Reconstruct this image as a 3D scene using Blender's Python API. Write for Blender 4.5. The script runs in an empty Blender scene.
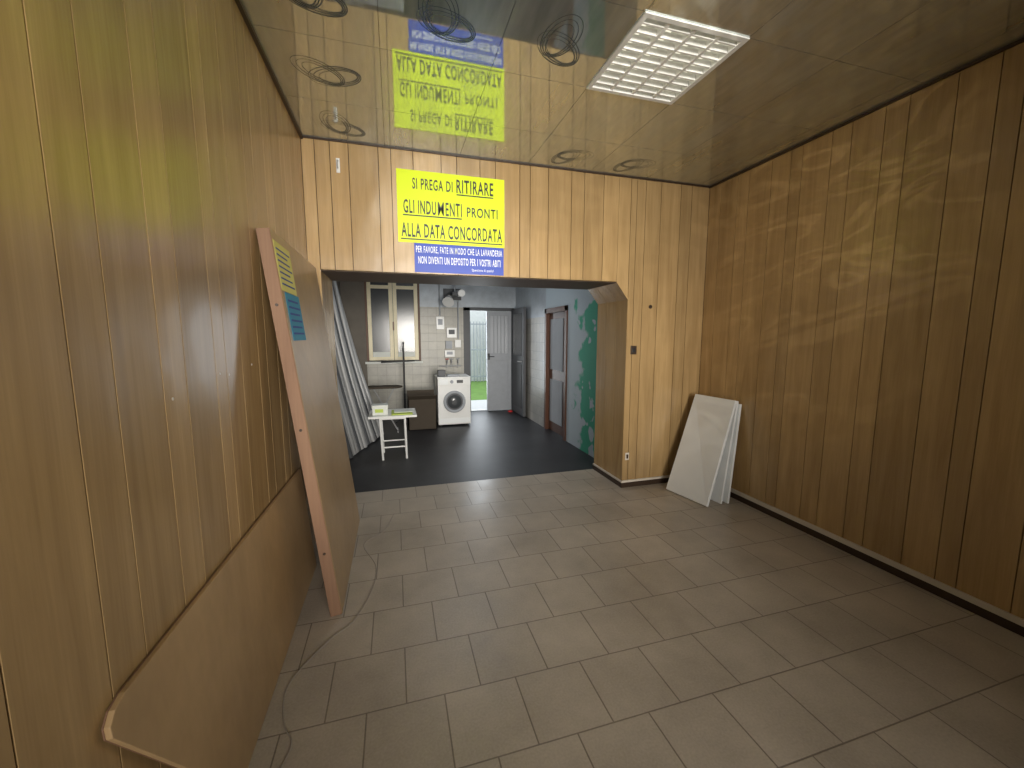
import bpy, bmesh, math, random
from mathutils import Vector, Matrix
random.seed(7)
scene=bpy.context.scene
scene.view_settings.view_transform='Standard'

# ---------------------------------------------------------------- materials
def nodes(name):
    m=bpy.data.materials.new(name); m.use_nodes=True
    nt=m.node_tree; b=nt.nodes['Principled BSDF']
    return m,nt,b
def N(nt,t,**kw):
    n=nt.nodes.new(t)
    for k,v in kw.items():
        if k in n.inputs: n.inputs[k].default_value=v
        else: setattr(n,k,v)
    return n
def rgba(c): return (c[0],c[1],c[2],1)
def simple(name,c,rough=.5,metal=0,var=.12,scale=12,bump=0.0,emit=None,es=0,spec=None):
    m,nt,b=nodes(name)
    tc=N(nt,'ShaderNodeTexCoord'); no=N(nt,'ShaderNodeTexNoise',Scale=scale,Detail=4.0)
    nt.links.new(tc.outputs['Object'],no.inputs['Vector'])
    mx=N(nt,'ShaderNodeMix',data_type='RGBA')
    mx.inputs[6].default_value=rgba([x*(1-var) for x in c]); mx.inputs[7].default_value=rgba([min(1,x*(1+var)) for x in c])
    nt.links.new(no.outputs['Fac'],mx.inputs[0]); nt.links.new(mx.outputs[2],b.inputs['Base Color'])
    b.inputs['Roughness'].default_value=rough; b.inputs['Metallic'].default_value=metal
    if spec is not None: b.inputs['Specular IOR Level'].default_value=spec
    if bump:
        bp=N(nt,'ShaderNodeBump',Strength=bump,Distance=.01); nt.links.new(no.outputs['Fac'],bp.inputs['Height']); nt.links.new(bp.outputs[0],b.inputs['Normal'])
    if emit: b.inputs['Emission Color'].default_value=rgba(emit); b.inputs['Emission Strength'].default_value=es
    return m
def wood(name,ca,cb,rough=.27,sc=(7,7,.5)):
    m,nt,b=nodes(name)
    tc=N(nt,'ShaderNodeTexCoord'); mp=N(nt,'ShaderNodeMapping'); mp.inputs['Scale'].default_value=sc
    nt.links.new(tc.outputs['Object'],mp.inputs[0])
    no=N(nt,'ShaderNodeTexNoise',Scale=2.2,Detail=6.0,Roughness=.6,Distortion=.6); nt.links.new(mp.outputs[0],no.inputs['Vector'])
    mp2=N(nt,'ShaderNodeMapping'); mp2.inputs['Scale'].default_value=(sc[0]*9,sc[1]*9,sc[2]*3)
    nt.links.new(tc.outputs['Object'],mp2.inputs[0])
    n2=N(nt,'ShaderNodeTexNoise',Scale=3.0,Detail=3.0); nt.links.new(mp2.outputs[0],n2.inputs['Vector'])
    mr0=N(nt,'ShaderNodeMapRange'); mr0.inputs[1].default_value=.3; mr0.inputs[2].default_value=.7; nt.links.new(no.outputs['Fac'],mr0.inputs[0])
    mx=N(nt,'ShaderNodeMix',data_type='RGBA'); mx.inputs[6].default_value=rgba(ca); mx.inputs[7].default_value=rgba(cb)
    nt.links.new(mr0.outputs[0],mx.inputs[0])
    fine=N(nt,'ShaderNodeMapRange'); fine.inputs[3].default_value=.88; fine.inputs[4].default_value=1.12
    nt.links.new(n2.outputs['Fac'],fine.inputs[0])
    at=N(nt,'ShaderNodeAttribute',attribute_name='tint')
    mu=N(nt,'ShaderNodeMath',operation='MULTIPLY'); nt.links.new(fine.outputs[0],mu.inputs[0]); nt.links.new(at.outputs['Fac'],mu.inputs[1])
    ng=N(nt,'ShaderNodeTexNoise',Scale=1.1,Detail=4.0); nt.links.new(tc.outputs['Object'],ng.inputs['Vector'])
    gr=N(nt,'ShaderNodeMapRange'); gr.inputs[1].default_value=.3; gr.inputs[2].default_value=.7; gr.inputs[3].default_value=.84; gr.inputs[4].default_value=1.1; nt.links.new(ng.outputs['Fac'],gr.inputs[0])
    mu2=N(nt,'ShaderNodeMath',operation='MULTIPLY'); nt.links.new(mu.outputs[0],mu2.inputs[0]); nt.links.new(gr.outputs[0],mu2.inputs[1])
    hs=N(nt,'ShaderNodeVectorMath',operation='SCALE'); nt.links.new(mx.outputs[2],hs.inputs[0]); nt.links.new(mu2.outputs[0],hs.inputs['Scale'])
    nt.links.new(hs.outputs[0],b.inputs['Base Color'])
    b.inputs['Roughness'].default_value=rough
    bn=N(nt,'ShaderNodeTexNoise',Scale=3.0,Detail=2.0); nt.links.new(tc.outputs['Object'],bn.inputs['Vector'])
    bp=N(nt,'ShaderNodeBump',Strength=.4,Distance=.02); nt.links.new(bn.outputs['Fac'],bp.inputs['Height']); nt.links.new(bp.outputs[0],b.inputs['Normal'])
    return m
def tilemat(name,c1,c2,grout,w,h,off=.5,rough=.4,axis='xy',dirt=.25,mortar=.006,ztop=None,cpaint=None):
    m,nt,b=nodes(name)
    tc=N(nt,'ShaderNodeTexCoord'); sp=N(nt,'ShaderNodeSeparateXYZ'); nt.links.new(tc.outputs['Object'],sp.inputs[0])
    cb=N(nt,'ShaderNodeCombineXYZ'); o={'x':0,'y':1,'z':2}
    nt.links.new(sp.outputs[o[axis[0]]],cb.inputs[0]); nt.links.new(sp.outputs[o[axis[1]]],cb.inputs[1])
    br=N(nt,'ShaderNodeTexBrick'); br.offset=off; br.inputs['Scale'].default_value=1
    br.inputs['Brick Width'].default_value=w; br.inputs['Row Height'].default_value=h; br.inputs['Mortar Size'].default_value=mortar; br.inputs['Mortar Smooth'].default_value=.3
    br.inputs['Color1'].default_value=rgba(c1); br.inputs['Color2'].default_value=rgba(c2); br.inputs['Mortar'].default_value=rgba(grout)
    nt.links.new(cb.outputs[0],br.inputs['Vector'])
    no=N(nt,'ShaderNodeTexNoise',Scale=1.9,Detail=7.0,Roughness=.62); nt.links.new(tc.outputs['Object'],no.inputs['Vector'])
    n3=N(nt,'ShaderNodeTexNoise',Scale=110.0,Detail=2.0); nt.links.new(tc.outputs['Object'],n3.inputs['Vector'])
    ad=N(nt,'ShaderNodeMath',operation='MULTIPLY_ADD'); ad.inputs[1].default_value=.35; nt.links.new(n3.outputs['Fac'],ad.inputs[0]); nt.links.new(no.outputs['Fac'],ad.inputs[2])
    mr=N(nt,'ShaderNodeMapRange'); mr.inputs[1].default_value=.42; mr.inputs[2].default_value=.93; mr.inputs[3].default_value=1-dirt; mr.inputs[4].default_value=1+dirt
    nt.links.new(ad.outputs[0],mr.inputs[0])
    hs=N(nt,'ShaderNodeVectorMath',operation='SCALE'); nt.links.new(br.outputs['Color'],hs.inputs[0]); nt.links.new(mr.outputs[0],hs.inputs['Scale'])
    col=hs.outputs[0]
    if ztop is not None:
        gt=N(nt,'ShaderNodeMath',operation='GREATER_THAN'); gt.inputs[1].default_value=ztop; nt.links.new(sp.outputs[2],gt.inputs[0])
        pm=N(nt,'ShaderNodeVectorMath',operation='SCALE'); pm.inputs[0].default_value=cpaint; nt.links.new(mr.outputs[0],pm.inputs['Scale'])
        mx=N(nt,'ShaderNodeMix',data_type='RGBA'); nt.links.new(gt.outputs[0],mx.inputs[0]); nt.links.new(col,mx.inputs[6]); nt.links.new(pm.outputs[0],mx.inputs[7])
        col=mx.outputs[2]
    nt.links.new(col,b.inputs['Base Color'])
    rr=N(nt,'ShaderNodeMapRange'); rr.inputs[3].default_value=rough-.14; rr.inputs[4].default_value=rough+.2; nt.links.new(no.outputs['Fac'],rr.inputs[0]); nt.links.new(rr.outputs[0],b.inputs['Roughness'])
    inv=N(nt,'ShaderNodeMath',operation='SUBTRACT'); inv.inputs[0].default_value=1; nt.links.new(br.outputs['Fac'],inv.inputs[1])
    bp=N(nt,'ShaderNodeBump',Strength=.4,Distance=.003); nt.links.new(inv.outputs[0],bp.inputs['Height']); nt.links.new(bp.outputs[0],b.inputs['Normal'])
    return m

M={}
M['wood']=wood('wood_panelling',(.36,.23,.10),(.50,.335,.155))
M['wood2']=wood('wood_board',(.36,.235,.115),(.46,.31,.16),rough=.4,sc=(5,1,.8))
M['edge']=wood('board_edge',(.20,.105,.06),(.29,.165,.095),rough=.6)
M['groove']=simple('groove_dark',(.04,.022,.010),.8)
M['brown']=simple('dark_brown_trim',(.04,.022,.012),.45)
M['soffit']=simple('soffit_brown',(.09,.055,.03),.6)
M['strip']=simple('skirting_strip',(.62,.56,.48),.45)
M['white']=simple('white_laminate',(.86,.88,.88),.4,var=.05,scale=5)
M['whitem']=simple('white_enamel',(.82,.82,.80),.3,var=.04)
M['floor']=tilemat('floor_tiles',(.45,.39,.32),(.41,.355,.29),(.21,.175,.14),.30,.30,rough=.34,dirt=.26,mortar=.0033)
M['dfloor']=simple('dark_screed',(.026,.026,.030),.5,var=.9,scale=2.0,bump=.3)
M['black']=simple('black_plastic',(.015,.015,.017),.4)
M['grey']=simple('grey_metal',(.40,.40,.40),.5,metal=.3)
M['lgrey']=simple('light_grey_paint',(.36,.38,.41),.5)
M['dgrey']=simple('dark_grey_paint',(.08,.083,.09),.5)
M['plaster']=simple('plaster_white',(.45,.47,.5),.8,var=.15,scale=3)
M['dplaster']=simple('plaster_plain',(.17,.15,.125),.85,var=.3,scale=4)
M['skyblock']=simple('sky_blocker_dark',(.12,.11,.10),.9,var=.2,scale=2)
M['tileback']=tilemat('wall_tiles_back',(.44,.42,.36),(.40,.38,.33),(.27,.26,.23),.15,.15,off=0,rough=.35,axis='xz',dirt=.35,mortar=.0025,ztop=1.97,cpaint=(.50,.55,.60))
M['cream']=simple('cream_window_paint',(.85,.76,.52),.45)
M['wbrown']=simple('window_brown',(.14,.07,.04),.5)
M['red']=simple('red_rag',(.55,.03,.03),.8,bump=.5)
M['rbrown']=simple('mahogany_frame',(.12,.05,.028),.4)
M['carton']=simple('dark_cardboard',(.06,.045,.03),.8)
M['cartonw']=simple('white_carton',(.75,.77,.72),.7)
M['lime']=simple('lime_paper',(.50,.62,.10),.6,var=.03)
M['yel']=simple('sign_yellow',(.72,.88,.0),.45,var=.02)
M['blu']=simple('sign_blue',(.01,.05,.42),.45,var=.03)
M['ink']=simple('ink_black',(.012,.012,.012),.5)
M['inkw']=simple('ink_white',(.85,.88,.9),.5,var=.02)
M['paper']=simple('note_yellow',(.70,.64,.18),.6,var=.05)
M['teal']=simple('note_blue',(.03,.26,.42),.6,var=.05)
M['bluei']=simple('ink_blue',(.02,.06,.3),.6)
M['grass']=simple('grass',(.16,.30,.06),.9,var=.4,scale=6)
M['pave']=simple('outside_wall',(.7,.7,.68),.8)
M['cablem']=simple('cable_sheath',(.34,.30,.26),.5)
M['tube']=simple('lamp_tube',(.9,.9,.85),.3,emit=(1,.96,.76),es=.85)
M['tubeb']=simple('added_fill_tube',(.9,.9,.9),.3,emit=(.9,.95,1),es=4)
m,nt,b=nodes('window_glass_dark'); b.inputs['Base Color'].default_value=(.06,.065,.07,1); b.inputs['Roughness'].default_value=.2
M['dglass']=m
m,nt,b=nodes('frosted_glass'); b.inputs['Base Color'].default_value=(.45,.47,.5,1); b.inputs['Roughness'].default_value=.3
M['fglass']=m
m,nt,b=nodes('ceiling_polished_metal')
tc=N(nt,'ShaderNodeTexCoord'); no=N(nt,'ShaderNodeTexNoise',Scale=2.2,Detail=1.0); nt.links.new(tc.outputs['Object'],no.inputs['Vector'])
bp=N(nt,'ShaderNodeBump',Strength=.09,Distance=.01); nt.links.new(no.outputs['Fac'],bp.inputs['Height']); nt.links.new(bp.outputs[0],b.inputs['Normal'])
b.inputs['Metallic'].default_value=1; b.inputs['Base Color'].default_value=(.66,.72,.70,1); b.inputs['Roughness'].default_value=.03
b2=N(nt,'ShaderNodeBsdfPrincipled'); b2.inputs['Metallic'].default_value=.55; b2.inputs['Base Color'].default_value=(.52,.56,.55,1); b2.inputs['Roughness'].default_value=.35
nt.links.new(bp.outputs[0],b2.inputs['Normal'])
mpp=N(nt,'ShaderNodeMapping'); mpp.inputs['Scale'].default_value=(3,.5,1); nt.links.new(tc.outputs['Object'],mpp.inputs[0])
n2=N(nt,'ShaderNodeTexNoise',Scale=3.0,Detail=5.0); nt.links.new(mpp.outputs[0],n2.inputs['Vector'])
mr=N(nt,'ShaderNodeMapRange'); mr.inputs[1].default_value=.3; mr.inputs[2].default_value=.7; mr.inputs[3].default_value=.25; mr.inputs[4].default_value=.6; nt.links.new(n2.outputs['Fac'],mr.inputs[0])
ms=N(nt,'ShaderNodeMixShader'); nt.links.new(mr.outputs[0],ms.inputs[0]); nt.links.new(b.outputs[0],ms.inputs[1]); nt.links.new(b2.outputs[0],ms.inputs[2])
nt.links.new(ms.outputs[0],nt.nodes['Material Output'].inputs[0])
M['metal']=m
m,nt,b=nodes('ceiling_swirl_print'); b.inputs['Metallic'].default_value=.7; b.inputs['Base Color'].default_value=(.16,.21,.26,1); b.inputs['Roughness'].default_value=.25
M['swirl']=m
# green flaking wall
m,nt,b=nodes('wall_green_white_patches')
tc=N(nt,'ShaderNodeTexCoord'); sp=N(nt,'ShaderNodeSeparateXYZ'); nt.links.new(tc.outputs['Object'],sp.inputs[0])
no=N(nt,'ShaderNodeTexNoise',Scale=3.2,Detail=4.0,Roughness=.5); nt.links.new(tc.outputs['Object'],no.inputs['Vector'])
nb=N(nt,'ShaderNodeTexNoise',Scale=4.5,Detail=2.0,Roughness=.5); nt.links.new(tc.outputs['Object'],nb.inputs['Vector'])
a1=N(nt,'ShaderNodeMath',operation='MULTIPLY_ADD'); a1.inputs[1].default_value=-1.6; a1.inputs[2].default_value=1.6*4.68; nt.links.new(sp.outputs[1],a1.inputs[0])
a1b=N(nt,'ShaderNodeMath',operation='MULTIPLY_ADD'); a1b.inputs[1].default_value=2.0; a1b.inputs[2].default_value=-1.0; nt.links.new(no.outputs['Fac'],a1b.inputs[0])
a1c=N(nt,'ShaderNodeMath',operation='ADD'); nt.links.new(a1.outputs[0],a1c.inputs[0]); nt.links.new(a1b.outputs[0],a1c.inputs[1])
a2=N(nt,'ShaderNodeMath',operation='MULTIPLY_ADD'); a2.inputs[1].default_value=-3.0; a2.inputs[2].default_value=3.0*1.82; nt.links.new(sp.outputs[2],a2.inputs[0])
a2c=N(nt,'ShaderNodeMath',operation='ADD'); nt.links.new(a2.outputs[0],a2c.inputs[0]); nt.links.new(a1b.outputs[0],a2c.inputs[1])
mn=N(nt,'ShaderNodeMath',operation='MINIMUM'); nt.links.new(a1c.outputs[0],mn.inputs[0]); nt.links.new(a2c.outputs[0],mn.inputs[1])
bl=N(nt,'ShaderNodeMath',operation='MULTIPLY_ADD'); bl.inputs[1].default_value=-6.0; bl.inputs[2].default_value=3.75; nt.links.new(nb.outputs['Fac'],bl.inputs[0])
mn2=N(nt,'ShaderNodeMath',operation='MINIMUM'); nt.links.new(mn.outputs[0],mn2.inputs[0]); nt.links.new(bl.outputs[0],mn2.inputs[1])
cr=N(nt,'ShaderNodeMapRange'); cr.inputs[1].default_value=-.05; cr.inputs[2].default_value=.1; nt.links.new(mn2.outputs[0],cr.inputs[0])
mx=N(nt,'ShaderNodeMix',data_type='RGBA'); mx.inputs[6].default_value=(.52,.60,.65,1); mx.inputs[7].default_value=(.06,.42,.27,1); nt.links.new(cr.outputs[0],mx.inputs[0]); nt.links.new(mx.outputs[2],b.inputs['Base Color'])
b.inputs['Roughness'].default_value=.7
M['green']=m
M['tileright']=tilemat('wall_tiles_right',(.50,.47,.42),(.44,.42,.38),(.26,.25,.23),.15,.15,off=0,rough=.3,axis='yz',dirt=.3,mortar=.003,ztop=1.75,cpaint=(.42,.46,.50))

# ---------------------------------------------------------------- mesh builder
class MB:
    def __init__(s): s.v=[];s.f=[];s.m=[];s.t=[];s.mats=[];s.sm=[]
    def mi(s,k):
        if k not in s.mats: s.mats.append(k)
        return s.mats.index(k)
    def add(s,vs,fs,k,t=1.0,smooth=False):
        o=len(s.v); s.v+= [tuple(v) for v in vs]; i=s.mi(k)
        for f in fs: s.f.append([o+a for a in f]); s.m.append(i); s.t.append(t); s.sm.append(smooth)
    def box(s,lo,hi,k,t=1.0,mat=None):
        (a,b,c),(d,e,f)=lo,hi
        vs=[Vector(p) for p in [(a,b,c),(d,b,c),(d,e,c),(a,e,c),(a,b,f),(d,b,f),(d,e,f),(a,e,f)]]
        if mat is not None: vs=[mat@v for v in vs]
        s.add(vs,[(0,3,2,1),(4,5,6,7),(0,1,5,4),(1,2,6,5),(2,3,7,6),(3,0,4,7)],k,t)
    def prism(s,poly,d,k,t=1.0):
        n=len(poly); P=[Vector(p) for p in poly]; Q=[p+Vector(d) for p in P]
        s.add(P+Q,[tuple(reversed(range(n))),tuple(range(n,2*n))]+[(i,(i+1)%n,n+(i+1)%n,n+i) for i in range(n)],k,t)
    def tube(s,pts,r,k,seg=12,cap=True,closed=False):
        P=[Vector(p) for p in pts]; n=len(P); vs=[];fs=[]
        rr=r if isinstance(r,(list,tuple)) else [r]*n
        up=None
        for i,p in enumerate(P):
            if closed: d=(P[(i+1)%n]-P[i-1])
            else: d=(P[min(i+1,n-1)]-P[max(i-1,0)])
            d.normalize()
            if up is None: up=Vector((0,0,1)) if abs(d.z)<.9 else Vector((1,0,0))
            a=d.cross(up).normalized(); b=a.cross(d).normalized(); up=b
            for j in range(seg):
                an=2*math.pi*j/seg; vs.append(p+a*math.cos(an)*rr[i]+b*math.sin(an)*rr[i])
        for i in range(n if closed else n-1):
            i2=(i+1)%n
            for j in range(seg):
                fs.append((i*seg+j,i*seg+(j+1)%seg,i2*seg+(j+1)%seg,i2*seg+j))
        s.add(vs,fs,k,1.0,True)
        if cap and not closed:
            s.add(vs[:seg],[tuple(reversed(range(seg)))],k); s.add(vs[-seg:],[tuple(range(seg))],k)
    def ring(s,c,ax,R,r,k,n=40,seg=10):
        c=Vector(c); ax=Vector(ax).normalized(); u=ax.orthogonal().normalized(); w=ax.cross(u)
        s.tube([c+u*R*math.cos(2*math.pi*i/n)+w*R*math.sin(2*math.pi*i/n) for i in range(n)],r,k,seg,closed=True)
    def obj(s,name,bevel=0,seg=2,loc=None):
        me=bpy.data.meshes.new(name)
        loc=Vector(loc) if loc else Vector((0,0,0))
        me.from_pydata([tuple(Vector(v)-loc) for v in s.v],[],s.f)
        for k in s.mats: me.materials.append(M[k])
        for i,p in enumerate(me.polygons): p.material_index=s.m[i]; p.use_smooth=s.sm[i]
        at=me.attributes.new('tint','FLOAT','FACE')
        for i,t in enumerate(s.t): at.data[i].value=t
        bm=bmesh.new(); bm.from_mesh(me); bmesh.ops.recalc_face_normals(bm,faces=bm.faces); bm.to_mesh(me); bm.free()
        o=bpy.data.objects.new(name,me); o.location=loc; scene.collection.objects.link(o)
        if bevel:
            b=o.modifiers.new('bevel','BEVEL'); b.width=bevel; b.segments=seg; b.limit_method='ANGLE'; b.angle_limit=math.radians(40)
        return o

H=2.84; XL=-.585; XR=2.895; YB=3.30; YR=-1.9; YE=3.87; YF=7.5; BX0=-.85; BX1=2.25; HB=2.95
WID=[.185,.125,.205,.09,.16,.21,.12]
def cuts(a,b,shift=0):
    r=[a]; i=shift
    while r[-1]<b-.001:
        r.append(min(b,r[-1]+WID[i%len(WID)])); i+=1
    if len(r)>2 and r[-1]-r[-2]<.03: r.pop(-2)
    return r
G=.0024
def tint(): return random.uniform(.88,1.10)
w=MB(); w.box((XL-.12,YR,0),(XL-.012,YB+.57,H+.1),'groove')
c=cuts(YR,YB,2)
for a,b_ in zip(c,c[1:]): w.box((XL-.012,a+G,.0),(XL,b_-G,H),'wood',tint())
for (y,z) in [(1.62,1.32),(1.70,1.31),(1.95,1.33),(1.30,1.28)]:
    w.tube([(XL-.002,y,z),(XL+.0015,y,z)],.0045,'strip',8)
w.obj('wall_left')
w=MB(); w.box((XR+.012,YR,0),(XR+.12,YE,H+.1),'groove')
c=cuts(YR,YB,4)
for a,b_ in zip(c,c[1:]): w.box((XR,a+G,0),(XR+.012,b_-G,H),'wood',tint())
w.obj('wall_right')
w=MB()
JX=2.06; ZT=1.93; cx0,cx1,cz=1.94,JX,1.78
w.prism([(XL,YB+.012,ZT+.006),(cx0,YB+.012,ZT+.006),(cx1+.012,YB+.012,cz),(cx1+.012,YB+.012,0),(XR+.1,YB+.012,0),(XR+.1,YB+.012,HB),(XL,YB+.012,HB)],(0,YE-YB-.012,0),'groove')
w.box((XL,YB+.012,0),(-.512,YE,ZT+.01),'groove')
c=cuts(XL,XR,0)
c=sorted(set([round(v,4) for v in c if abs(v-JX)>.04 and abs(v-cx0)>.03 and abs(v+.5)>.04]+[JX,cx0,-.5]))
def zb(x,right):
    if x<-.5 or (x<=-.5+1e-6 and not right): return 0
    if x<=cx0: return ZT
    if x<JX or (abs(x-JX)<1e-6 and not right): return ZT+(cz-ZT)*(x-cx0)/(cx1-cx0)
    return 0
tt=1
for a,b_ in zip(c,c[1:]):
    if abs(a-cx0)>1e-6: tt=tint()
    g0=0 if abs(a-cx0)<1e-6 else G
    mid=(a+b_)/2
    if mid<-.5 or mid>JX: za=zc=0
    else: za=zb(a,True) if a>-.5001 else ZT; zc=zb(b_,False)
    if abs(a+.5)<1e-3: za=ZT
    w.prism([(a+g0,YB,za),(b_-G,YB,zc),(b_-G,YB,H),(a+g0,YB,H)],(0,.012,0),'wood',tt)
yy=[YB,YB+.19,YB+.38,YE]
for a,b_ in zip(yy,yy[1:]):
    t=tint()
    w.box((JX,a+.002,0),(JX+.012,b_-.002,cz),'wood',t)
    w.prism([(cx0,a+.002,ZT),(JX,a+.002,cz),(JX+.01,a+.002,cz+.006),(cx0,a+.002,ZT+.012)],(0,b_-a-.004,0),'wood',t)
    w.box((-.512,a+.002,0),(-.5,b_-.002,ZT),'wood',t)
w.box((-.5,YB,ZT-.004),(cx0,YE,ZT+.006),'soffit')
w.obj('wall_back')
w=MB()
WX0,WX1,WZ0,WZ1=-.2,1.9,.25,2.6
w.box((XL-.1,YR-.15,0),(WX0,YR,H),'dplaster'); w.box((WX1,YR-.15,0),(XR+.1,YR,H),'dplaster')
w.box((WX0,YR-.15,0),(WX1,YR,WZ0),'dplaster'); w.box((WX0,YR-.15,WZ1),(WX1,YR,H),'dplaster')
w.obj('wall_rear')
w=MB()
for x in (WX0,WX0+.95,WX1-.05): w.box((x,YR-.1,WZ0),(x+.05,YR-.04,WZ1),'grey')
for z in (WZ0,WZ1-.05): w.box((WX0+.05,YR-.09,z),(WX1-.05,YR-.05,z+.05),'grey')
w.obj('window_1',.003,1)
# added unseen block across the street, cuts sky light through the shop window
w=MB(); w.box((-6,-5.2,0),(8,-5,7),'skyblock')
for i in range(6): w.box((-4.5+i*2,-5.02,1.2),(-3.4+i*2,-4.97,2.8),'dgrey'); w.box((-4.5+i*2,-5.02,4.2),(-3.4+i*2,-4.97,5.8),'dgrey')
w.box((-6,-5,-.08),(8,YR-.15,-.02),'skyblock')
w.obj('added_sky_blocker')
w=MB(); w.box((XL-.1,YR-.1,-.08),(XR+.1,YE,0),'floor'); w.obj('floor')
w=MB(); w.box((BX0-.1,YE,-.08),(XR+.1,YF+.1,-.0),'dfloor'); w.obj('floor_backroom')
# ceiling
w=MB(); w.box((XL-.1,YR-.1,H+.1),(XR+.1,YB+.01,H+.16),'groove')
T=.5555; gx=[1.09+T*i for i in range(-4,5)]; gy=[2.235+T*i for i in range(-8,3)]
for i in range(len(gx)-1):
    for j in range(len(gy)-1):
        x0,x1=max(gx[i],XL),min(gx[i+1],XR); y0,y1=max(gy[j],YR),min(gy[j+1],YB)
        if x1-x0<.02 or y1-y0<.02: continue
        if abs(gx[i]-1.09)<.01 and abs(gy[j]-1.6795)<.01: continue
        w.box((x0+.0012,y0+.0012,H),(x1-.0012,y1-.0012,H+.02),'metal')
        w.box((x0-.001,y0-.001,H+.0195),(x1+.001,y1+.001,H+.03),'groove')
def swirl(cx,cy,ang,s=1):
    q=0
    for (dx,dy,ra,rb,rt) in [(-.04,.0,.14,.085,.45),(.04,.01,.14,.085,-.55)]:
        for k3 in range(3):
            n=48; inn=[];out=[]
            A=ra-.018*k3; B=rb-.016*k3
            for i in range(n):
                t=2*math.pi*i/n; wd=.002+.004*(.5+.5*math.cos(t))
                for L,k in ((inn,-wd/2),(out,wd/2)):
                    px=(A+k)*math.cos(t)+.010*k3; py=(B+k)*math.sin(t)
                    X=dx+px*math.cos(rt)-py*math.sin(rt); Y=dy+px*math.sin(rt)+py*math.cos(rt)
                    L.append((cx+s*(X*math.cos(ang)-Y*math.sin(ang)),cy+s*(X*math.sin(ang)+Y*math.cos(ang)),H-.001-.0002*q))
            q+=1
            w.add(inn+out,[(i,(i+1)%n,n+(i+1)%n,n+i) for i in range(n)],'swirl')
for i in range(-3,2):
    for j in range(-6,2):
        cx=1.09+T*(i+.5); cy=2.235+T*(j+.5)
        if i==0 and j==-1: continue
        if (i,j) in ((-1,0),(-2,1),(-2,0),(1,0),(1,-1),(-1,1),(1,-2),(0,0),(0,-2)): continue
        swirl(cx,cy,random.choice([.2,.9,1.2,2.4]),1.0)
w.obj('ceiling')
w=MB()
w.box((XR-.014,YR,H-.014),(XR,YB,H),'brown'); w.box((XL,YR,H-.018),(XL+.018,YB,H),'brown'); w.box((XL+.018,YB-.012,H-.010),(XR-.014,YB,H),'brown')
w.obj('trim_ceiling')
w=MB(); x0,x1,y0,y1=1.092,1.644,1.682,2.233
w.box((x0,y0,H+.080),(x1,y1,H+.09),'whitem')
e=.006
for lo,hi in [((x0-e,y0-e),(x0+.018,y1+e)),((x1-.018,y0-e),(x1+e,y1+e)),((x0+.018,y0-e),(x1-.018,y0+.018)),((x0+.018,y1-.018),(x1-.018,y1+e))]:
    w.box((lo[0],lo[1],H-.007),(hi[0],hi[1],H-.0006),'whitem')
for lo,hi in [((x0,y0),(x0+.016,y1)),((x1-.016,y0),(x1,y1)),((x0+.016,y0),(x1-.016,y0+.016)),((x0+.016,y1-.016),(x1-.016,y1))]:
    w.box((lo[0],lo[1],H-.0004),(hi[0],hi[1],H+.08),'whitem')
for i in range(1,4):
    x=x0+(x1-x0)*i/4; w.box((x-.008,y0+.0185,H-.004),(x+.008,y1-.0185,H+.03),'whitem')
for i in range(1,10):
    y=y0+(y1-y0)*i/10; w.box((x0+.0185,y-.004,H-.003),(x1-.0185,y+.004,H+.028),'whitem')
for i in range(4):
    x=x0+(x1-x0)*(i+.5)/4; w.tube([(x,y0+.03,H+.05),(x,y1-.03,H+.05)],.013,'tube',10)
w.obj('ceiling_light_fixture')
w=MB(); w.box((XR-.012,YR,0),(XR,YB,.05),'brown'); w.box((XR-.014,YR,.05),(XR,YB,.082),'strip'); w.obj('baseboard_right')
w=MB(); w.box((JX-.0,YB-.012,0),(XR-.016,YB,.05),'brown'); w.box((JX-.0,YB-.014,.05),(XR-.016,YB,.07),'strip')
w.box((JX-.012,YB-.012,0),(JX,YE,.05),'brown'); w.box((JX-.014,YB-.014,.05),(JX,YE,.065),'strip'); w.obj('baseboard_back')
# ---------------------------------------------------------------- sign
def text(body,x0,x1,z0,z1,y,k,off=0.0,parent=None,name='lettering'):
    cu=bpy.data.curves.new(name,'FONT'); cu.body=body; cu.offset=off; cu.resolution_u=3; cu.space_character=1.15
    o=bpy.data.objects.new('tmp',cu); scene.collection.objects.link(o); bpy.context.view_layer.update()
    me=bpy.data.meshes.new_from_object(o.evaluated_get(bpy.context.evaluated_depsgraph_get()))
    bpy.data.objects.remove(o)
    xs=[v.co.x for v in me.vertices]; ys=[v.co.y for v in me.vertices]
    a,b_,c_,d=min(xs),max(xs),min(ys),max(ys)
    for v in me.vertices:
        v.co=Vector((x0+(v.co.x-a)/(b_-a)*(x1-x0),y,z0+(v.co.y-c_)/(d-c_)*(z1-z0)))
    me.materials.clear(); me.materials.append(M[k])
    t=bpy.data.objects.new(name,me); scene.collection.objects.link(t)
    if parent: t.parent=parent
    return t
w=MB(); ys=YB-.006
w.box((.055,ys,2.165),(.892,YB-.001,2.695),'yel'); w.box((.172,ys,1.945),(.885,YB-.001,2.163),'blu')
for a,b_,z in [(.505,.80,2.542),(.095,.545,2.362),(.075,.875,2.186)]: w.box((a,ys-.001,z),(b_,ys,z+.009),'ink')
sg=w.obj('notice_sign')
yt=ys-.0015
text('SI PREGA DI',.17,.475,2.56,2.64,yt,'ink',.014,sg,'lettering_1')
text('RITIRARE',.505,.80,2.56,2.66,yt,'ink',.018,sg,'lettering_2')
text('GLI INDU',.10,.345,2.38,2.48,yt,'ink',.016,sg,'lettering_3')
text('M',.358,.405,2.38,2.48,yt,'ink',.006,sg,'lettering_10')
text('ENTI',.418,.545,2.38,2.48,yt,'ink',.014,sg,'lettering_9')
text('PRONTI',.585,.835,2.385,2.46,yt,'ink',.014,sg,'lettering_4')
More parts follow.
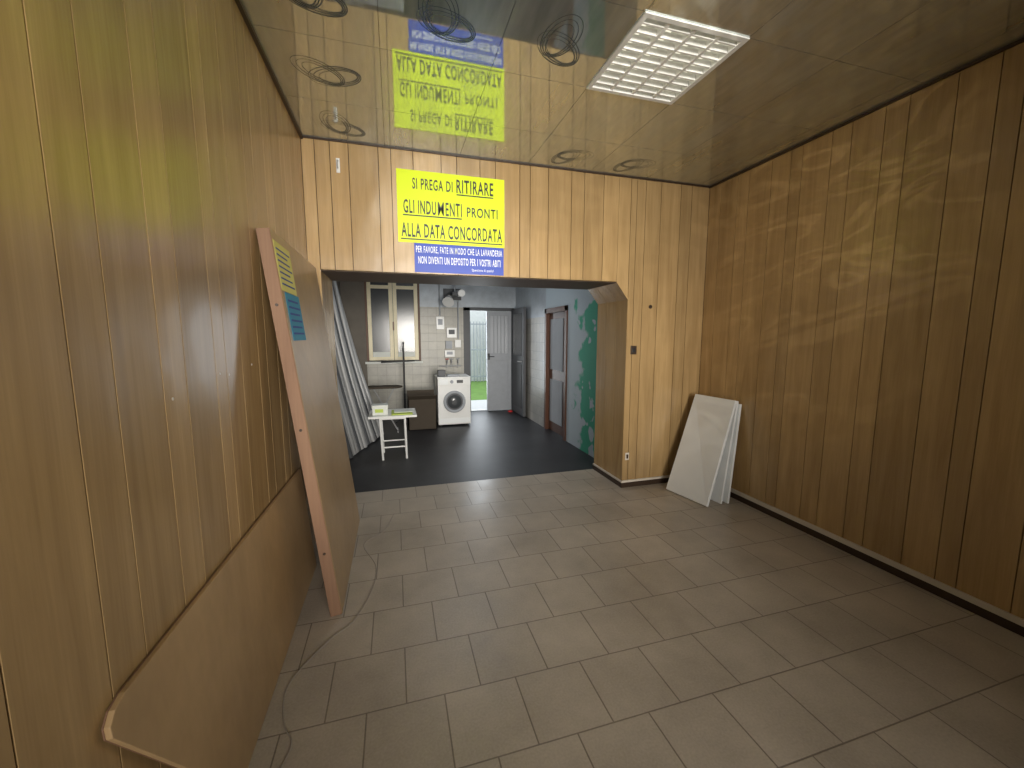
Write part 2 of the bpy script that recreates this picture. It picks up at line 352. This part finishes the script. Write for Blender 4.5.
text('ALLA DATA CONCORDATA',.08,.872,2.205,2.31,yt,'ink',.018,sg,'lettering_5')
text('PER FAVORE, FATE IN MODO CHE LA LAVANDERIA',.185,.872,2.085,2.143,yt,'inkw',.013,sg,'lettering_6')
text('NON DIVENTI UN DEPOSITO PER I VOSTRI ABITI',.20,.86,2.01,2.066,yt,'inkw',.013,sg,'lettering_7')
text('Questione di spazio!',.62,.80,1.962,1.988,yt,'inkw',.01,sg,'lettering_8')
w=MB(); w.box((-.36,YB-.006,2.62),(-.335,YB,2.72),'whitem'); w.tube([(-.347,YB-.006,2.70),(-.347,YB-.035,2.695),(-.347,YB-.045,2.665),(-.347,YB-.03,2.64)],.005,'grey',8); w.obj('wall_hook',.002,1)
w=MB(); w.box((2.105,YB-.009,1.28),(2.165,YB,1.36),'brown'); w.box((2.12,YB-.013,1.30),(2.15,YB-.008,1.34),'black'); w.obj('light_switch',.002)
w=MB(); w.tube([(2.30,YB-.004,1.72),(2.30,YB+.001,1.72)],.018,'brown',16); w.obj('screw_cap')
w=MB(); w.box((2.085,YB-.008,.27),(2.125,YB,.34),'strip'); w.box((2.095,YB-.011,.285),(2.115,YB-.007,.325),'brown'); w.obj('wall_socket',.002)
# ---------------------------------------------------------------- leaning door panel
def leanbox(w,y0,y1,xb,xt,zt,th,k,ke,t=1.0):
    d=Vector((xt-xb,0,zt)).normalized(); n=Vector((d.z,0,-d.x))
    base=Vector((xb,0,0))
    L=math.hypot(xt-xb,zt)
    P=[base,base+d*L,base+d*L-n*th,base-n*th]
    lo=min(p.z for p in P); P=[p+Vector((0,0,-lo)) for p in P]
    w.prism([(p.x,y0,p.z) for p in P],(0,y1-y0,0),ke,t)
    F=[P[0]+n*.002,P[1]+n*.002,P[1],P[0]]
    w.prism([(p.x,y0+.006,p.z) for p in F],(0,y1-y0-.012,0),k,t)
    return P[0],d,n
w=MB()
p0,d,n=leanbox(w,2.12,3.26,-.310,-.526,1.93,.055,'wood2','edge')
for s_ in (.35,1.0,1.6):
    q=p0+d*s_-n*.028; w.tube([(q.x,2.121,q.z),(q.x,2.117,q.z)],.007,'brown',10)
door=w.obj('leaning_door_panel',.002,1)
def facepoly(w,ya,yb,sa,sb,k,lift=.004,p0=p0,d=d,n=n):
    q=[p0+d*sa+n*lift,p0+d*sb+n*lift]
    w.prism([(q[0].x,ya,q[0].z),(q[0].x,yb,q[0].z),(q[1].x,yb,q[1].z),(q[1].x,ya,q[1].z)],tuple(-n*.0012),k)
w=MB(); facepoly(w,2.128,2.43,1.665,1.895,'paper',.0045)
for i in range(7): facepoly(w,2.15,2.40-.03*(i%3),1.695+.027*i,1.702+.027*i,'bluei',.0062)
w.obj('yellow_note')
w=MB(); facepoly(w,2.17,2.46,1.43,1.662,'teal',.0045)
for i in range(6): facepoly(w,2.20,2.43-.02*(i%2),1.46+.032*i,1.470+.032*i,'bluei',.0062)
w.obj('blue_note')
# low board against left wall
w=MB()
def lp(y,z): return (XL+.052-.045*z/.7,y,z)
pts=[(.905,.655),(.905,.68),(.925,.70),(.96,.708),(2.6,.66),(2.66,.002),(1.33,.002)]
w.prism([lp(*p) for p in pts],(-.004,0,0),'edge'); w.prism([(lp(*p)[0]+.0,p[0],p[1]) for p in pts],(.012,0,.0),'wood2',1.18)
w.obj('low_leaning_board',.003,2)
# white panels right
def leanR(w,ya,yb,xb0,xb1,xt,zt,th,k):
    vs=[Vector((xb0,yb,0)),Vector((xb1,ya,0)),Vector((xt+.04,ya+.06,zt)),Vector((xt,yb+.06,zt))]
    nn=(vs[1]-vs[0]).cross(vs[3]-vs[0]).normalized()
    if nn.x<0: nn=-nn
    lo=(nn*th).z
    vs=[v+Vector((0,0,max(0,-lo))) for v in vs]
    w.prism(vs,tuple(nn*th),k)
w=MB(); leanR(w,2.69,3.13,2.43,2.505,2.76,.89,.026,'white'); w.obj('white_panel',.003)
w=MB(); leanR(w,2.71,3.14,2.60,2.67,2.80,.885,.022,'white'); w.obj('white_panel',.003)
w=MB(); leanR(w,2.70,3.12,2.69,2.735,2.825,.86,.02,'white'); w.obj('white_panel',.003)
def spline(pts,n=8):
    P=[Vector(p) for p in pts]; out=[]
    for i in range(len(P)-1):
        a=P[max(i-1,0)];b=P[i];c=P[i+1];d=P[min(i+2,len(P)-1)]
        for j in range(n):
            t=j/n; out.append(.5*((2*b)+(c-a)*t+(2*a-5*b+4*c-d)*t*t+(3*b-a-3*c+d)*t**3))
    out.append(P[-1]); return out
w=MB(); z=.003
w.tube(spline([(-.05,3.3,z),(-.12,3.02,z),(-.25,2.85,z),(-.16,2.55,z),(-.17,2.30,z),(-.25,2.05,z),(-.344,1.95,z),(-.47,1.73,z),(-.45,1.55,z),(-.40,1.44,z),(-.44,1.3,z)]),.0022,'cablem',6)
w.obj('floor_cable')

# ---------------------------------------------------------------- back room shell
w=MB(); w.box((BX0-.1,YE-.3,0),(BX0,YF+.1,HB),'dplaster'); w.obj('wall_backroom_left')
w=MB(); w.box((BX0,YE-.05,0),(XL-.1,YE,HB),'dplaster'); w.obj('wall_backroom_near')
DY0,DY1,DZ=5.05,5.88,1.86
w=MB(); w.box((BX1,YE,0),(BX1+.12,DY0,HB),'green'); w.box((BX1,DY0,DZ),(BX1+.12,DY1,HB),'green'); w.box((BX1,DY1,0),(BX1+.12,YF+.1,HB),'tileright')
w.obj('wall_backroom_right')
w=MB()
for lo,hi in [((DY0,0),(DY0+.07,DZ)),((DY1-.07,0),(DY1,DZ)),((DY0,DZ-.07),(DY1,DZ))]:
    w.box((BX1-.02,lo[0],lo[1]),(BX1+.13,hi[0],hi[1]),'rbrown')
w.box((BX1+.035,DY0+.07,.01),(BX1+.07,DY1-.07,DZ-.07),'rbrown')
w.box((BX1+.028,DY0+.22,.15),(BX1+.038,DY1-.13,.8),'plaster'); w.box((BX1+.028,DY0+.22,.95),(BX1+.038,DY1-.13,1.7),'plaster')
w.tube([(BX1+.035,DY0+.14,.95),(BX1+.0,DY0+.14,.95),(BX1+.0,DY0+.24,.95)],.008,'grey',8)
w.obj('door_1',.003,1)
wx0,wx1,wz0,wz1=-.47,.46,1.0,2.5; dx0,dx1,dz=1.24,2.22,1.98
w=MB()
w.box((BX0-.1,YF,0),(wx0,YF+.25,HB),'dplaster'); w.box((wx0,YF,0),(wx1,YF+.25,wz0),'tileback'); w.box((wx0,YF,wz1),(wx1,YF+.25,HB),'tileback')
w.box((wx1,YF,0),(dx0,YF+.25,HB),'tileback'); w.box((dx0,YF,dz),(dx1,YF+.25,HB),'tileback'); w.box((dx1,YF,0),(BX1+.12,YF+.25,HB),'tileback')
w.obj('wall_backroom_far')
w=MB()
w.box((wx0-.03,YF-.02,wz0-.04),(wx1+.03,YF+.1,wz0),'cartonw')
yv=YF+.03
for a in (wx0,wx1-.035): w.box((a,yv,wz0),(a+.035,yv+.06,wz1),'wbrown')
w.box((wx0,yv,wz1-.035),(wx1,yv+.06,wz1),'wbrown')
mid=(wx0+wx1)/2
for a,b_ in ((wx0+.035,mid),(mid,wx1-.035)):
    for x in (a,b_-.07): w.box((x+.003,yv-.015,wz0+.02),(x+.067,yv+.03,wz1-.04),'cream')
    for z in (wz0+.02,wz0+.62+.65,wz1-.1): w.box((a+.003,yv-.012,z),(b_-.003,yv+.028,z+.06),'cream')
    w.box((a+.05,yv+.005,wz0+.05),(b_-.05,yv+.012,wz1-.06),'dglass')
    w.box((a+.07,yv-.006,wz0+.08),(b_-.07,yv+.004,wz0+.17),'cartonw')
    for i in range(26): w.box((a+.05,yv+.08,wz0+.05+i*.056),(b_-.05,yv+.095,wz0+.09+i*.056),'dgrey')
w.box((mid-.012,yv-.03,1.55),(mid+.012,yv-.014,1.7),'wbrown')
w.box((wx0,yv+.1,wz0),(wx1,yv+.11,wz1),'dgrey')
w.obj('window_2',.003,1)
w=MB(); yd=YF+.02
w.box((dx0,yd,0),(dx0+.13,yd+.07,dz),'dgrey'); w.box((dx1-.04,yd,0),(dx1,yd+.07,dz),'dgrey'); w.box((dx0,yd,dz-.06),(dx1,yd+.07,dz),'dgrey')
w.obj('trim_door_frame',.003,1)
w=MB(); a,b_=1.69,dx1-.045
w.box((a,yd+.005,.01),(a+.07,yd+.05,dz-.065),'lgrey'); w.box((b_-.07,yd+.005,.01),(b_,yd+.05,dz-.065),'lgrey')
for z0,z1 in ((.01,.14),(.98,1.12),(dz-.15,dz-.065)): w.box((a+.07,yd+.005,z0),(b_-.07,yd+.05,z1),'lgrey')
w.box((a+.07,yd+.02,.14),(b_-.07,yd+.035,.98),'lgrey'); w.box((a+.07,yd+.02,1.12),(b_-.07,yd+.035,dz-.15),'fglass')
for i in range(1,5):
    x=a+.07+(b_-a-.14)*i/5; w.box((x-.006,yd+.0,1.12),(x+.006,yd+.018,dz-.15),'lgrey')
w.box((a+.01,yd-.02,1.0),(a+.05,yd+.005,1.12),'black'); w.tube([(a+.03,yd-.02,1.06),(a+.03,yd-.05,1.06),(a+.13,yd-.05,1.06)],.009,'black',8)
w.obj('door_2',.003,1)
w=MB(); w.box((BX1-.09,6.72,.02),(BX1-.045,7.42,1.95),'dgrey'); w.box((BX1-.1,6.82,1.1),(BX1-.088,7.32,1.85),'dglass'); w.box((BX1-.1,6.82,.15),(BX1-.088,7.32,.95),'black')
w.tube([(BX1-.09,6.8,1.0),(BX1-.14,6.8,1.0),(BX1-.14,6.9,1.0)],.009,'grey',8); w.obj('door_3',.003,1)
w=MB(); w.box((BX0-.1,YE-.0,HB),(XR+.1,YF+.25,HB+.1),'plaster'); w.obj('ceiling_backroom')
w=MB(); w.box((-3,YF+.25,-.1),(7,16,-.02),'grass'); w.box((-3,YF+.25,-.09),(7,9.0,-.01),'pave'); w.obj('ground_outside')
w=MB(); w.box((-3,13,-.02),(7,13.2,4),'pave')
for i in range(60): w.box((.5+i*.1,12.6,0),(.52+i*.1,12.63,1.9),'lgrey')
for z in (.15,1.0,1.8): w.box((.5,12.59,z),(6.5,12.62,z+.04),'lgrey')
w.obj('wall_outside_fence')

# ---------------------------------------------------------------- back room objects
w=MB(); X0,X1,Y0,Y1,Z0,Z1=.64,1.16,6.42,6.92,.03,.80
w.box((X0,Y0,Z0),(X1,Y1,Z1-.02),'whitem'); w.box((X0-.005,Y0-.005,Z1-.02),(X1+.005,Y1,Z1),'whitem')
w.box((X0,Y0-.012,Z1-.13),(X1,Y0,Z1-.025),'whitem'); w.box((X0+.02,Y0-.02,Z1-.12),(X0+.16,Y0-.01,Z1-.035),'white')
w.box((X0+.30,Y0-.015,Z1-.1),(X0+.40,Y0-.01,Z1-.05),'black')
w.tube([(X0+.22,Y0-.01,Z1-.077),(X0+.22,Y0-.04,Z1-.077)],[.028,.024],'lgrey',20)
cc=((X0+X1)/2,Y0,.40)
w.ring((cc[0],Y0-.012,cc[2]),(0,1,0),.155,.024,'lgrey'); w.tube([(cc[0],Y0+.0,cc[2]),(cc[0],Y0-.02,cc[2])],.145,'dgrey',36)
w.tube([(cc[0],Y0-.018,cc[2]),(cc[0],Y0-.034,cc[2]),(cc[0],Y0-.042,cc[2])],[.115,.09,.04],'dglass',36)
w.box((cc[0]+.13,Y0-.04,cc[2]-.03),(cc[0]+.165,Y0-.02,cc[2]+.03),'lgrey')
w.box((X0+.01,Y0-.004,.05),(X1-.01,Y0,.13),'white')
for x in (X0+.05,X1-.05):
    for y in (Y0+.05,Y1-.05): w.tube([(x,y,0),(x,y,.04)],.02,'black',10)
w.obj('washing_machine',.006,2)
w=MB(); w.box((.66,6.55,.801),(.78,6.68,.90),'dgrey'); w.box((.80,6.5,.801),(1.0,6.62,.83),'lgrey'); w.obj('detergent_tray',.005)
w=MB(); tz=.535
w.box((-.315,4.76,tz-.025),(.225,5.24,tz),'whitem')
for x in (-.19,.09):
    for y,yt_ in ((4.84,4.82),(5.16,5.18)):
        w.tube([(x+(.01 if x>0 else .02),y,0),(x,yt_,tz-.025)],.013,'whitem',10)
    w.tube([(x+(.01 if x>0 else .015),4.84,.15),(x+(.01 if x>0 else .015),5.16,.15)],.009,'whitem',8)
w.tube([(-.175,4.84,.15),(.10,4.84,.15)],.010,'whitem',8); w.tube([(-.175,5.16,.15),(.10,5.16,.15)],.010,'whitem',8)
w.tube([(-.19,4.82,tz-.04),(.09,4.82,tz-.04)],.012,'whitem',8)
w.obj('side_table',.006,2)
w=MB(); w.box((-.27,4.86,tz+.001),(-.10,5.0,tz+.10),'cartonw'); w.box((-.275,4.855,tz+.085),(-.095,5.005,tz+.115),'cartonw'); w.box((-.24,4.858,tz+.03),(-.15,4.86,tz+.07),'lime'); w.obj('small_box',.003)
w=MB(); w.box((-.06,4.80,tz+.001),(.18,5.10,tz+.012),'lime'); w.box((-.03,4.90,tz+.012),(.19,5.12,tz+.02),'cartonw',1); w.obj('paper_stack',.002)
w=MB(); A,B_,C,D=.17,.60,6.28,6.62
for lo,hi in [((A,C,0),(B_,C+.012,.48)),((A,D-.012,0),(B_,D,.48)),((A,C,0),(A+.012,D,.48)),((B_-.012,C,0),(B_,D,.48)),((A,C,0),(B_,D,.01))]: w.box(lo,hi,'carton')
w.prism([(A,C,.48),(B_,C,.48),(B_,C-.10,.55),(A,C-.10,.55)],(0,.006,.008),'carton'); w.prism([(A,D,.48),(B_,D,.48),(B_,D+.04,.57),(A,D+.04,.57)],(0,-.006,.008),'carton')
w.box((A+.02,C+.02,.3),(B_-.02,D-.02,.47),'dgrey')
w.obj('cardboard_box')
w=MB(); sy=6.95
w.tube([(.14,sy,.02),(.14,sy,1.25)],.016,'black',10); w.tube([(-.22,sy,1.02),(.32,sy,1.04)],.012,'black',8)
for a in range(4):
    an=a*math.pi/2+.5; w.tube([(.14,sy,.10),(.14+.18*math.cos(an),sy+.18*math.sin(an),.012)],.012,'black',8)
w.tube([(.14,sy,1.25),(.14,sy-.03,1.33),(.14,sy-.1,1.35)],.012,'black',8)
w.obj('clothes_stand')
w=MB(); w.prism([(-.42,6.3,.66),(.02,6.3,.66),(.10,6.42,.66),(.02,6.55,.66),(-.42,6.55,.66)],(0,0,.03),'carton')
w.tube([(-.38,6.32,.012),(-.02,6.5,.655)],.012,'grey',8); w.tube([(.01,6.32,.012),(-.34,6.5,.655)],.012,'grey',8)
w.tube([(-.38,6.2,.012),(-.38,6.5,.012)],.012,'grey',8); w.tube([(.01,6.2,.012),(.01,6.5,.012)],.012,'grey',8)
w.obj('ironing_board',.004)
w=MB()
for i in range(16):
    t=i/15
    bx=-.55+.32*t+random.uniform(-.015,.015); by=5.0+1.05*t; tx=-.81; ty=4.5+1.85*t; tz_=2.15+random.uniform(-.15,.35)
    w.tube(spline([(bx,by,.02),( (bx+tx)/2+.02-.05,(by+ty)/2,tz_*.5),(tx,ty,tz_)],5),.034,'grey' if i%4 else 'dgrey',8)
w.obj('metal_shutter_slats')
w=MB()
for i in range(4): w.box((BX0+.01+.03*i,6.55-.02*i,0),(BX0+.035+.03*i,7.25,1.95-.1*i),'dgrey')
w.obj('stacked_boards',.003)
def dev(name,x0,x1,z0,z1,dp,k='whitem',k2=None):
    w=MB(); w.box((x0,YF-dp,z0),(x1,YF,z1),k)
    if k2: w.box((x0+(x1-x0)*.2,YF-dp-.006,z0+(z1-z0)*.35),(x1-(x1-x0)*.2,YF-dp,z1-(z1-z0)*.2),k2)
    return w.obj(name,.005)
dev('thermostat_box',.74,.88,1.57,1.80,.06,'whitem','lgrey')
dev('fuse_box',.92,1.10,1.42,1.60,.09,'whitem','dgrey')
dev('junction_box',.90,1.02,1.22,1.36,.06,'lgrey')
dev('junction_box',1.07,1.18,1.24,1.38,.06,'whitem')
dev('meter_box',.88,1.06,1.07,1.19,.07,'whitem','lgrey')
w=MB()
for x in (.92,1.0,1.12): 
    w.tube([(x,YF-.02,.86),(x,YF-.02,1.03)],.011,'grey',8); w.tube([(x,YF-.02,1.0),(x,YF-.08,1.0),(x,YF-.09,.96)],.013,'grey',8); w.tube([(x-.03,YF-.06,1.03),(x+.03,YF-.06,1.03)],.009,'red' if x<.95 else 'lgrey',8)
w.tube([(.78,YF-.02,.9),(1.18,YF-.02,.9)],.014,'grey',8)
w.obj('water_pipes')
w=MB(); w.tube([(1.14,YF-.015,1.40),(1.14,YF-.015,2.08)],.013,'lgrey',8); w.obj('conduit_pipe')
w=MB(); w.tube([(.81,YF-.015,1.81),(.81,YF-.015,2.9)],.013,'lgrey',8); w.obj('conduit_pipe')
w=MB()
w.box((.88,YF-.05,2.10),(1.20,YF,2.30),'dgrey'); w.tube([(1.0,YF-.04,2.2),(.93,YF-.45,2.12)],.04,'black',12); w.tube([(.93,YF-.43,2.10),(.90,YF-.53,2.02)],[.05,.10],'whitem',16)
w.tube([(1.13,YF-.04,2.22),(1.12,YF-.6,2.17)],.06,'whitem',14); w.tube([(1.05,YF-.3,2.2),(1.05,YF-.3,HB)],.012,'lgrey',8); w.box((.98,YF-.5,2.14),(1.10,YF-.1,2.20),'dgrey'); w.obj('wall_lamp')
w=MB()
me=[(2.02,7.22),(2.13,7.20),(2.17,7.30),(2.10,7.38),(2.00,7.33)]
w.add([(x,y,.002) for x,y in me]+[(2.06,7.25,.05),(2.11,7.26,.06),(2.12,7.31,.045),(2.08,7.34,.055),(2.04,7.30,.05)],[(0,1,6,5),(1,2,7,6),(2,3,8,7),(3,4,9,8),(4,0,5,9),(5,6,7,8,9),(4,3,2,1,0)],'red'); o=w.obj('red_rag')
sm=o.modifiers.new('s','SUBSURF'); sm.levels=2; sm.render_levels=2
w=MB(); w.box((.2,5.3,HB-.06),(1.5,5.42,HB),'whitem'); w.tube([(.25,5.36,HB-.08),(1.45,5.36,HB-.08)],.014,'tubeb',10); w.box((.22,5.34,HB-.1),(.25,5.38,HB-.05),'whitem'); w.box((1.45,5.34,HB-.1),(1.48,5.38,HB-.05),'whitem'); w.obj('added_fill_batten')  # unseen fixture added overhead to brighten the back room

# ---------------------------------------------------------------- lights
R=math.radians
def area(name,loc,rot,sx,sy,p,col,spread=180):
    l=bpy.data.lights.new(name,'AREA'); l.shape='RECTANGLE'; l.size=sx; l.size_y=sy; l.energy=p; l.color=col; l.spread=R(spread)
    o=bpy.data.objects.new(name,l); o.location=loc; o.rotation_euler=rot; scene.collection.objects.link(o); return o
area('daylight_shop_window',(.85,YR-.2,1.6),(R(89),0,R(1)),1.7,1.9,50,(1,.955,.88),56)
area('daylight_back_door',(1.53,YF+.4,1.2),(R(-90),0,0),.5,1.8,22,(.88,.94,1))
area('added_fill_light',(.85,5.36,HB-.11),(0,0,0),1.2,.8,11,(.88,.94,1))  # added fill under the unseen batten, lifts the back room
def spot(name,loc,tgt,p,col,size,blend,rad=.08):
    l=bpy.data.lights.new(name,'SPOT'); l.energy=p; l.color=col; l.spot_size=R(size); l.spot_blend=blend; l.shadow_soft_size=rad
    o=bpy.data.objects.new(name,l); o.location=loc; dd=Vector(tgt)-Vector(loc); o.rotation_euler=dd.to_track_quat('-Z','Y').to_euler(); scene.collection.objects.link(o); return l
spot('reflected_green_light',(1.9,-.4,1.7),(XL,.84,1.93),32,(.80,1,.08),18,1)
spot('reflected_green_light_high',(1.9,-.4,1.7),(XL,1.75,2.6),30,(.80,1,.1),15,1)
# light thrown back in ripples by the polished ceiling
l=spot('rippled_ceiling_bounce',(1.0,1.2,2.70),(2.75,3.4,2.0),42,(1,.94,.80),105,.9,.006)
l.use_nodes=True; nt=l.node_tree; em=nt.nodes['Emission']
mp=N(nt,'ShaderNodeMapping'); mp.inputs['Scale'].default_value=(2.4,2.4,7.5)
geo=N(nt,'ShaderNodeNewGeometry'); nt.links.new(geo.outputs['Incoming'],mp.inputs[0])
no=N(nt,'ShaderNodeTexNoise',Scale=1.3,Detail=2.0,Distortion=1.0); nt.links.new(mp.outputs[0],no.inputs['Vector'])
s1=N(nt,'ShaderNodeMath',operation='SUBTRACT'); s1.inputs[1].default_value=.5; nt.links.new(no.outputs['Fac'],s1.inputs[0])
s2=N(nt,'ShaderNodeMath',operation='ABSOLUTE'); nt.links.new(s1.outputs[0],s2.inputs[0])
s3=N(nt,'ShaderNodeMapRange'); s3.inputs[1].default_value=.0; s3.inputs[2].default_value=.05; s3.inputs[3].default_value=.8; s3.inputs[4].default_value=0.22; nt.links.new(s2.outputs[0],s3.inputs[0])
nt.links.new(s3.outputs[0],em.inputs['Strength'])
wd=bpy.data.worlds.new('sky'); scene.world=wd; wd.use_nodes=True
bg=wd.node_tree.nodes['Background']; bg.inputs[0].default_value=(.85,.92,1,1); bg.inputs[1].default_value=1.9

cam=bpy.data.cameras.new('camera'); co=bpy.data.objects.new('camera',cam); scene.collection.objects.link(co)
cam.sensor_width=36; cam.lens=403/1024*36; cam.clip_start=.02
co.location=(0,0,1.45); co.rotation_euler=(R(90-6.79),0,R(-16.2)); scene.camera=co
